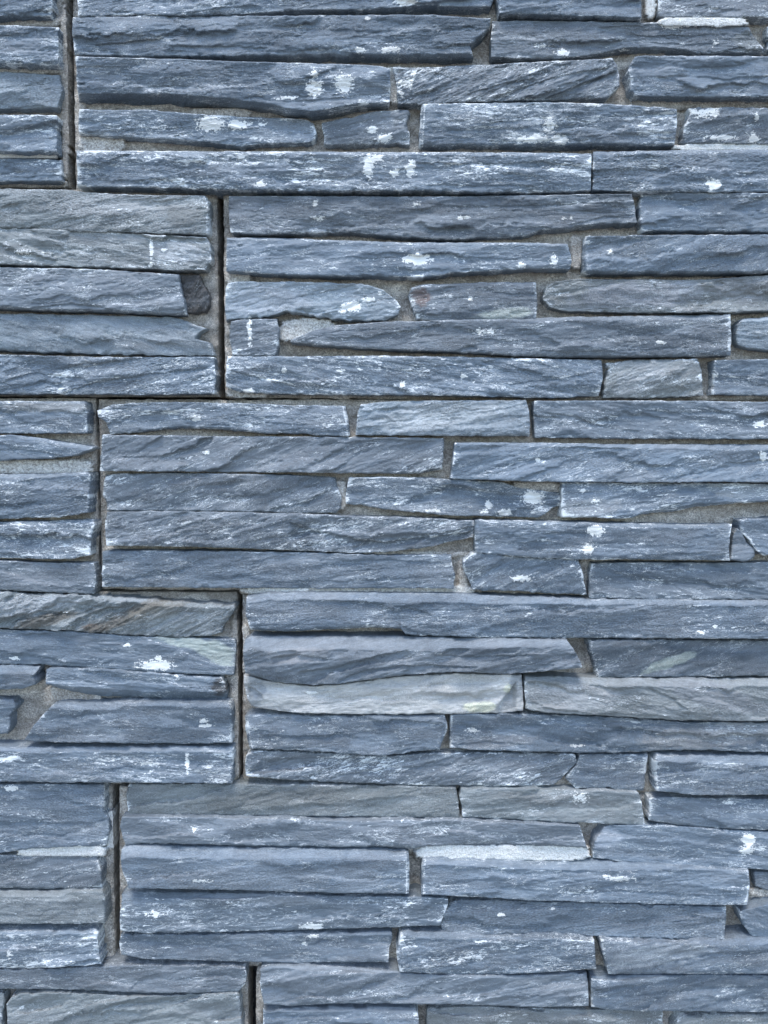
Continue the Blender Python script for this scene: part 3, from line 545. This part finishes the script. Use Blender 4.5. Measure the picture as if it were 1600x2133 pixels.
  dict(top=[(1094,1410),(1150,1407),(1240,1412),(1400,1413),(RX,1412)], L=[(1093,1440)], bot=[(1095,1477),(1130,1484),(1250,1490),(1350,1496),(1425,1500),(1500,1501),(RX,1502)], d=17, tint='w', tb=[(1094,10),(1200,16),(1400,18),(RX,18)], ang=-10, chalk=-.02,
       spots=[(1190,1455,110,30,0,(.31,.315,.31),.7),(1480,1445,120,26,-15,(.18,.19,.20),.6)], steps=[([(1340,1430),(1400,1452),(1440,1485)],1.5,40),([(1250,1485),(1330,1488),(1420,1496)],1.0,12)]),
  dict(top=[(510,1491),(520,1487),(700,1490),(850,1490),(925,1489)], L=[(513,1522)], R=[(931,1505),(931,1522),(924,1540)], bot=[(521,1559),(600,1562),(700,1567),(750,1573),(800,1574),(850,1567),(916,1561)], d=17, tb=6, lb=6, ang=2, ragged=1.4, chalk=.02),
  dict(top=[(938,1489),(1050,1487),(1200,1490),(1250,1492),(1350,1499),(1430,1504),(RX,1505)], L=[(936,1520)], bot=[(936,1557),(1000,1562),(1100,1565),(1200,1567),(1300,1567),(1400,1562),(1480,1562),(1560,1566),(RX,1567)], d=17, lb=3, ang=-6, tint='b', rough=1.3, lump=1.5,
       chalk=.02, spots=[(1480,1535,150,26,5,(.29,.295,.29),.7),(1040,1545,80,14,5,(.17,.175,.18),.5)], steps=[([(940,1550),(1010,1543),(1100,1552)],1.2,16),([(1250,1500),(1400,1510),(1500,1508)],1.2,18)]),
  dict(top=[(513,1572),(530,1563),(600,1565),(700,1569),(800,1575),(900,1568),(1000,1567),(1100,1568),(1198,1571)], L=[(510,1598)], R=[(1204,1588),(1185,1605),(1170,1620)], bot=[(513,1616),(600,1625),(700,1629),(800,1633),(900,1636),(1100,1637),(1152,1635)], d=14, ang=16, chalk=.06, rough=1.5, rim=3,
       tint='n', steps=[([(560,1580),(640,1578),(760,1578),(900,1572)],1.4,16),([(700,1615),(800,1600),(950,1590)],1.2,18)]),
  dict(top=[(1208,1572),(1250,1570),(1351,1571)], L=[(1200,1595),(1178,1620)], R=[(1346,1600)], bot=[(1198,1642),(1270,1640),(1285,1646),(1341,1646)], d=13, ang=3, chalk=.02, ragged=1.3),
  dict(top=[(1363,1574),(1450,1572),(1600,1573),(RX,1573)], L=[(1362,1610)], bot=[(1366,1648),(1400,1650),(1450,1656),(1600,1655),(RX,1655)], d=17, tb=[(1362,12),(1450,18),(RX,22)], chalk=.06, ang=2, lb=4),
  ]),
 dict(top=[(LX,1634),(234,1635)], bot=[(LX,2010),(241,2006)], stones=[
  dict(top=[(LX,1633),(60,1634),(140,1633),(218,1634)], R=[(219,1690),(228,1704),(229,1730)], bot=[(LX,1778),(0,1777),(60,1769),(180,1762),(221,1761)], d=16, rb=3, ang=2, chalk=.02, steps=[([(-60,1711),(60,1712),(130,1714),(190,1714),(228,1703)],1.2,16)]),
  dict(top=[(LX,1780),(0,1781),(100,1782),(205,1782)], R=[(205,1795),(212,1815)], bot=[(LX,1849),(0,1849),(100,1850),(213,1849)], d=14, ang=12, chalk=.04, ragged=1.3, tint='n', steps=[([(100,1840),(140,1822),(205,1812)],1.0,15)]),
  dict(top=[(LX,1853),(0,1853),(150,1853),(217,1853)], R=[(220,1890)], bot=[(LX,1924),(0,1924),(150,1924),(221,1922)], d=16, tint='g', tb=[(LX,15),(130,16),(150,5),(217,5)], ang=0, spots=[(80,1895,150,20,0,(.20,.22,.225),.7)], steps=[([(146,1862),(160,1885),(172,1910)],1.2,30)], rb=3),
  dict(top=[(LX,1932),(0,1938),(100,1937),(205,1935)], R=[(203,1955),(208,1985)], bot=[(LX,2014),(0,2016),(100,2016),(210,2009)], d=16, tb=[(LX,8),(200,11)], ang=6, chalk=.07, ragged=1.4),
  ]),
 dict(top=[(249,1635),(RX,1658)], bot=[(250,2006),(RX,2040)], stones=[
  dict(top=[(268,1634),(400,1633),(600,1634),(800,1637),(950,1640)], L=[(263,1665)], R=[(955,1670)], bot=[(268,1699),(450,1697),(600,1699),(800,1701),(957,1703)], d=15, tint='g', ang=10, frost=1.5, chalk=-.01, spots=[(650,1660,260,20,4,(.165,.175,.165),.6)]),
  dict(top=[(961,1642),(1100,1642),(1200,1645),(1330,1650)], L=[(957,1660),(963,1680)], R=[(1338,1680)], bot=[(963,1701),(1050,1705),(1150,1711),(1250,1715),(1344,1718)], d=15, tint='g', ang=6, chalk=.0, spots=[(1150,1665,150,14,-4,(.165,.17,.165),.5)]),
  dict(top=[(1353,1662),(1400,1660),(1600,1664),(RX,1665)], L=[(1352,1685)], bot=[(1352,1708),(1400,1716),(1500,1725),(RX,1732)], d=15, tint='b', chalk=.07, ang=-5),
  dict(top=[(254,1702),(300,1700),(500,1703),(700,1705),(900,1704),(1000,1706),(1100,1712),(1206,1717)], L=[(250,1722),(256,1745)], R=[(1214,1740)], bot=[(262,1760),(300,1756),(400,1758),(500,1761),(700,1764),(800,1763),(860,1768),(890,1762),(980,1761),(1130,1762),(1224,1767)], d=15, tint='n', ang=0, rough=.8, frost=.7,
       chalk=-.02, tb=[(254,1),(600,3),(700,6),(1000,5)], bb=[(260,2),(900,2),(1000,8),(1220,4)]),
  dict(top=[(1258,1722),(1270,1719),(1350,1718),(1400,1720),(1500,1728),(RX,1736)], L=[(1243,1745),(1235,1770)], bot=[(1235,1786),(1300,1795),(1400,1802),(1450,1805),(1600,1812),(RX,1816)], d=15, ang=-4, chalk=.02, rough=.8, spots=[(1265,1750,28,30,40,(.34,.37,.40),.4)]),
  dict(top=[(254,1768),(268,1760),(500,1764),(700,1769),(850,1773)], L=[(251,1800)], R=[(853,1810)], bot=[(268,1850),(400,1852),(600,1857),(700,1860),(852,1861)], d=17, tb=[(254,24),(400,27),(600,24),(850,20)], ang=5, rb=5, rough=.8, chalk=.0, steps=[([(280,1832),(340,1825),(410,1817)],.8,14)]),
  dict(top=[(880,1790),(1000,1791),(1200,1794),(1250,1790),(1400,1803),(1560,1813)], L=[(878,1825)], R=[(1562,1845)], bot=[(878,1863),(1000,1869),(1100,1875),(1300,1881),(1500,1885),(1557,1884)], d=19, tb=[(880,10),(1000,15),(1250,22),(1400,9),(1560,4)], ang=2, lb=5, rb=3, rough=1.1,
       steps=[([(1180,1862),(1300,1855),(1400,1862),(1550,1866)],1.0,14)], chalk=.01),
  dict(top=[(1568,1816),(RX,1818)], bot=[(1572,1846),(1600,1856),(RX,1858)], d=10, tint='n', frost=.4, chalk=-.05),
  dict(top=[(254,1862),(268,1856),(400,1857),(500,1859),(700,1863),(900,1867),(935,1871)], L=[(253,1890),(249,1915)], R=[(931,1890)], bot=[(252,1938),(300,1943),(500,1940),(650,1936),(800,1932),(917,1928)], d=16, tint='d', tb=[(254,14),(350,17),(500,13),(560,6),(935,3)], chalk=.08, ang=4),
  dict(top=[(940,1876),(950,1873),(1200,1880),(1400,1885),(1512,1888)], L=[(926,1896),(917,1925)], R=[(1511,1920)], bot=[(925,1947),(1010,1952),(1050,1944),(1110,1950),(1160,1954),(1230,1950),(1300,1953),(1400,1955),(1510,1957)], d=18, ang=5, ragged=1.4, chalk=.01, steps=[([(1430,1900),(1470,1912),(1508,1914)],1.0,14)]),
  dict(top=[(1541,1888),(1600,1873),(RX,1870)], L=[(1540,1905),(1550,1930)], bot=[(1566,1952),(1600,1955),(RX,1955)], d=14, tint='b', ang=-20, ragged=1.6, tb=10),
  dict(top=[(253,1944),(280,1947),(400,1946),(600,1942),(750,1940),(816,1938)], L=[(248,1965)], R=[(818,1955),(811,1975)], bot=[(252,1988),(300,1997),(400,2000),(500,2003),(600,2005),(700,2004),(810,2003)], d=15, ang=1, chalk=.05, tb=[(254,2),(560,4),(650,8),(816,10)]),
  dict(top=[(836,1939),(850,1936),(950,1941),(1100,1951),(1200,1955),(1238,1957)], L=[(832,1960),(826,1985)], R=[(1240,1980)], bot=[(833,2024),(900,2028),(1000,2030),(1100,2027),(1242,2018)], d=17, tb=[(836,14),(900,18),(1000,15),(1100,6),(1240,3)], ang=3, rough=1.4, chalk=.06, rim=3),
  dict(top=[(1250,1959),(1400,1960),(1530,1952),(1600,1949),(RX,1948)], L=[(1257,1990)], bot=[(1267,2029),(1400,2028),(RX,2028)], d=17, ang=10, tb=[(1250,2),(1420,5),(1500,16),(RX,20)], tint='b', lb=3, spots=[(1370,1990,110,24,8,(.33,.355,.37),.7)], steps=[([(1330,2025),(1400,2000),(1500,1985),(1640,1980)],1.6,30)]),
  ]),
 dict(top=[(LX,2014),(250,2006),(517,2013)], bot=[(LX,2210),(517,2210)], stones=[
  dict(top=[(LX,2020),(0,2019),(100,2018),(200,2013),(300,2009),(400,2011),(510,2015)], R=[(514,2030),(510,2050)], bot=[(LX,2060),(0,2059),(100,2060),(200,2063),(300,2068),(400,2068),(498,2064)], d=15, tint='n', ang=2, chalk=.0, steps=[([(265,2062),(300,2035),(340,2025)],1.0,30)]),
  dict(top=[(22,2078),(42,2068),(150,2067),(250,2072),(350,2072),(498,2067)], L=[(13,2092)], R=[(502,2100)], bot=[(22,2210),(512,2210)], d=15, tint='g', ang=12, rough=1.3, lump=1.6, chalk=-.04, frost=.6, rim=3.5, steps=[([(180,2105),(260,2085),(340,2088)],1.2,20)]),
  dict(top=[(LX,2064),(8,2066)], R=[(12,2080),(5,2110)], bot=[(LX,2210),(6,2210)], d=13, tint='g', rim=3.5),
  ]),
 dict(top=[(534,2010),(RX,2030)], bot=[(534,2210),(RX,2210)], stones=[
  dict(top=[(544,2014),(560,2009),(700,2010),(800,2020),(900,2028),(1020,2031),(1120,2029),(1222,2024)], L=[(540,2045)], R=[(1225,2055)], bot=[(550,2091),(600,2095),(700,2090),(800,2090),(1000,2093),(1120,2098),(1226,2095)], d=16, tint='n', tb=[(544,6),(650,12),(850,6),(1200,5)], ang=12, chalk=.0, lump=1.4,
       steps=[([(1170,2055),(1185,2075),(1200,2090)],1.2,30)]),
  dict(top=[(1232,2031),(1300,2029),(1450,2028),(RX,2032)], L=[(1231,2070)], bot=[(1231,2098),(1300,2105),(1400,2106),(RX,2108)], d=17, ang=12, tb=[(1232,8),(1300,12),(1450,3)], rough=1.2, chalk=.02, steps=[([(1240,2080),(1340,2070),(1500,2055),(1650,2050)],1.0,16)]),
  dict(top=[(548,2101),(600,2098),(700,2094),(866,2096)], R=[(872,2120)], bot=[(548,2210),(874,2210)], d=17, tb=[(548,10),(700,14),(860,14)], ang=0),
  dict(top=[(890,2099),(1000,2096),(1150,2101),(1380,2105)], L=[(888,2130)], bot=[(886,2210),(1382,2210)], d=15, tint='w', ang=-4, chalk=.02),
  dict(top=[(1418,2117),(1450,2112),(RX,2113)], L=[(1400,2140)], bot=[(1405,2210),(RX,2210)], d=15, tint='g', ang=8, chalk=.02),
  ]),
]

for pd in PANELS:
    t0, b0 = pd['top'], pd['bot']
    zs = Z(min(t0[0][0], b0[0][0]), t0[0][1], t0[-1][0], b0[-1][1])
    saved = TINT.get('m'); TINT['m'] = (.50, .465, .41)
    me, loc = relief('cladding_panel', t0, b0, d=-1.0, tint='m', ang=0, mortar=True, zones=zs, step=1.7, back=-.036, ragged=1.2)
    panel = part('cladding_panel', me, wall, loc)
    mx = lambda b_: 0 if not b_ else (max(q_[1] for q_ in b_) if isinstance(b_, list) else b_)
    kws = [dict(k_) for k_ in pd['stones']]
    for kw in kws:
        kw['d'] = kw['d'] + .42*mx(kw.get('tb')) + .10*mx(kw.get('bb')) + 2.0*math.sin(len(kw['top'])*7.1 + kw['top'][0][1]*3.3 + kw['bot'][-1][1])
    for kw in kws:       # the shoulder of a stone slopes back to just behind the stone that lies on it
        h = mx(kw.get('tb'))
        if not h: continue
        x0, x1 = kw['top'][0][0], kw['top'][-1][0]; num = den = 0
        for o_ in kws:
            ov = min(x1, o_['bot'][-1][0]) - max(x0, o_['bot'][0][0])
            if o_ is kw or ov <= 0: continue
            xm = (max(x0, o_['bot'][0][0]) + min(x1, o_['bot'][-1][0]))/2
            gap = interp_pts(kw['top'], xm) - interp_pts(o_['bot'], xm)
            if -12 < gap < 30: num += ov*o_['d']; den += ov
        A = num/den if den else kw['d']-.3*h+3
        kw['kt'] = min(max((kw['d']-(A-2.5))/h, .44), .85)
    for kw in kws:
        label = kw.pop('label', None)
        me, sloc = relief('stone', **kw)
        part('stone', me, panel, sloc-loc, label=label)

# ------------------------------------------------------------------ courses that carry on round the photographed area
def outer_courses():
    R1 = random.Random(3)
    co = []; qs = []; att = {'tint': [], 'grain': [], 'chalk': [], 'frost': [], 'splat': [], 'grit': []}; base = 0
    y = -640
    rows = []
    while y < 2760:
        h = R1.uniform(70, 84); rows.append((y, y+h)); y += h+R1.uniform(4, 9)
    for (y0, y1) in rows:
        spans = [(-1150, 2750)] if (y1 < -64 or y0 > 2214) else [(-1150, -66), (1696, 2750)]
        for (a, b) in spans:
            x = a
            while x < b-40:
                w = min(R1.uniform(180, 720), b-x)
                if b-x-w < 60: w = b-x
                n = max(int(w/9), 3); m = 10
                s = np.linspace(0, 1, n+1)[None, :]; t = np.linspace(0, 1, m+1)[:, None]
                X = x+4+(w-8)*s+0*t; Y = y0+(y1-y0)*t+0*s
                o = R1.random()*99
                Y = Y + (fbm(X/40+o, Y*0+o, 3)-.5)*8*(2*t-1)
                e = np.minimum(np.minimum(s*w, (1-s)*w), np.minimum(t, 1-t)*(y1-y0))
                z = R1.uniform(13, 18) + 2.2*(fbm(X/80+o, Y/12, 4)-.5)*2 - 3*np.clip(1-e/6, 0, 1)**2
                X3 = np.stack(place(X, Y, z/1000), -1)
                nv = (m+1)*(n+1); idx = np.arange(nv).reshape(m+1, n+1)
                q = np.stack([idx[1:, :-1], idx[1:, 1:], idx[:-1, 1:], idx[:-1, :-1]], -1).reshape(-1, 4)
                ring = np.concatenate([idx[0, :], idx[1:, -1], idx[-1, -2::-1], idx[-2:0:-1, 0]])
                bk = X3.reshape(-1, 3)[ring].copy(); bk[:, 1] = .012
                k = len(ring); i = np.arange(k); j = (i+1) % k
                fq = np.stack([ring[i], ring[j], nv+j, nv+i], -1)
                co.append(np.concatenate([X3.reshape(-1, 3), bk])); qs.append(np.concatenate([q, fq])+base); base += nv+k
                tn = np.array(TINT[R1.choice('bbbnndp')])*R1.uniform(.92, 1.08)
                N = nv+k
                att['tint'].append(np.tile(np.r_[tn, 1], (N, 1)))
                g = np.stack([X+o*50, Y+o*30, X*0], -1).reshape(-1, 3); att['grain'].append(np.concatenate([g, g[ring]+[0, 12, 0]]))
                c = (.03+.1*np.exp(-e/5)).ravel(); att['chalk'].append(np.r_[c, c[ring]])
                f = (.9*np.exp(-e/5)).ravel(); att['frost'].append(np.r_[f, f[ring]*.5]); att['splat'].append(np.zeros(N)); att['grit'].append(np.full(N, R1.uniform(.4, 1.2)))
                x += w+2
    A = {k: ({'tint': 'FLOAT_COLOR', 'grain': 'FLOAT_VECTOR'}.get(k, 'FLOAT'), np.concatenate(v)) for k, v in att.items()}
    return make_mesh('stone_courses', np.concatenate(co), np.concatenate(qs), A, SLATE)
part('stone_courses', outer_courses(), wall, kind='stuff')
MB = plain_material('mortar_bed', (.26, .25, .235, 1), 20, .2)
xa = [place(LX+22, y, 0)[0] for y in (-50, 2200)]; xb = [place(RX-22, y, 0)[0] for y in (-50, 2200)]
zt = place(800, -50, 0)[2]; zb = place(800, 2195, 0)[2]
xl, xr = max(xa)*1.0, min(xb)
xl = min(xa)+.012; xr = max(xb)-.012
part('mortar_bed', box_mesh('mortar_bed', [(-2.2, xl, .004, .0365, 0, 3.4), (xr, 2.2, .004, .0365, 0, 3.4), (xl, xr, .004, .0365, zt, 3.4), (xl, xr, .004, .0365, 0, zb)], MB), wall)
print('TRIS', sum(len(o.data.polygons)*2 for o in bpy.data.objects if o.type == 'MESH'))
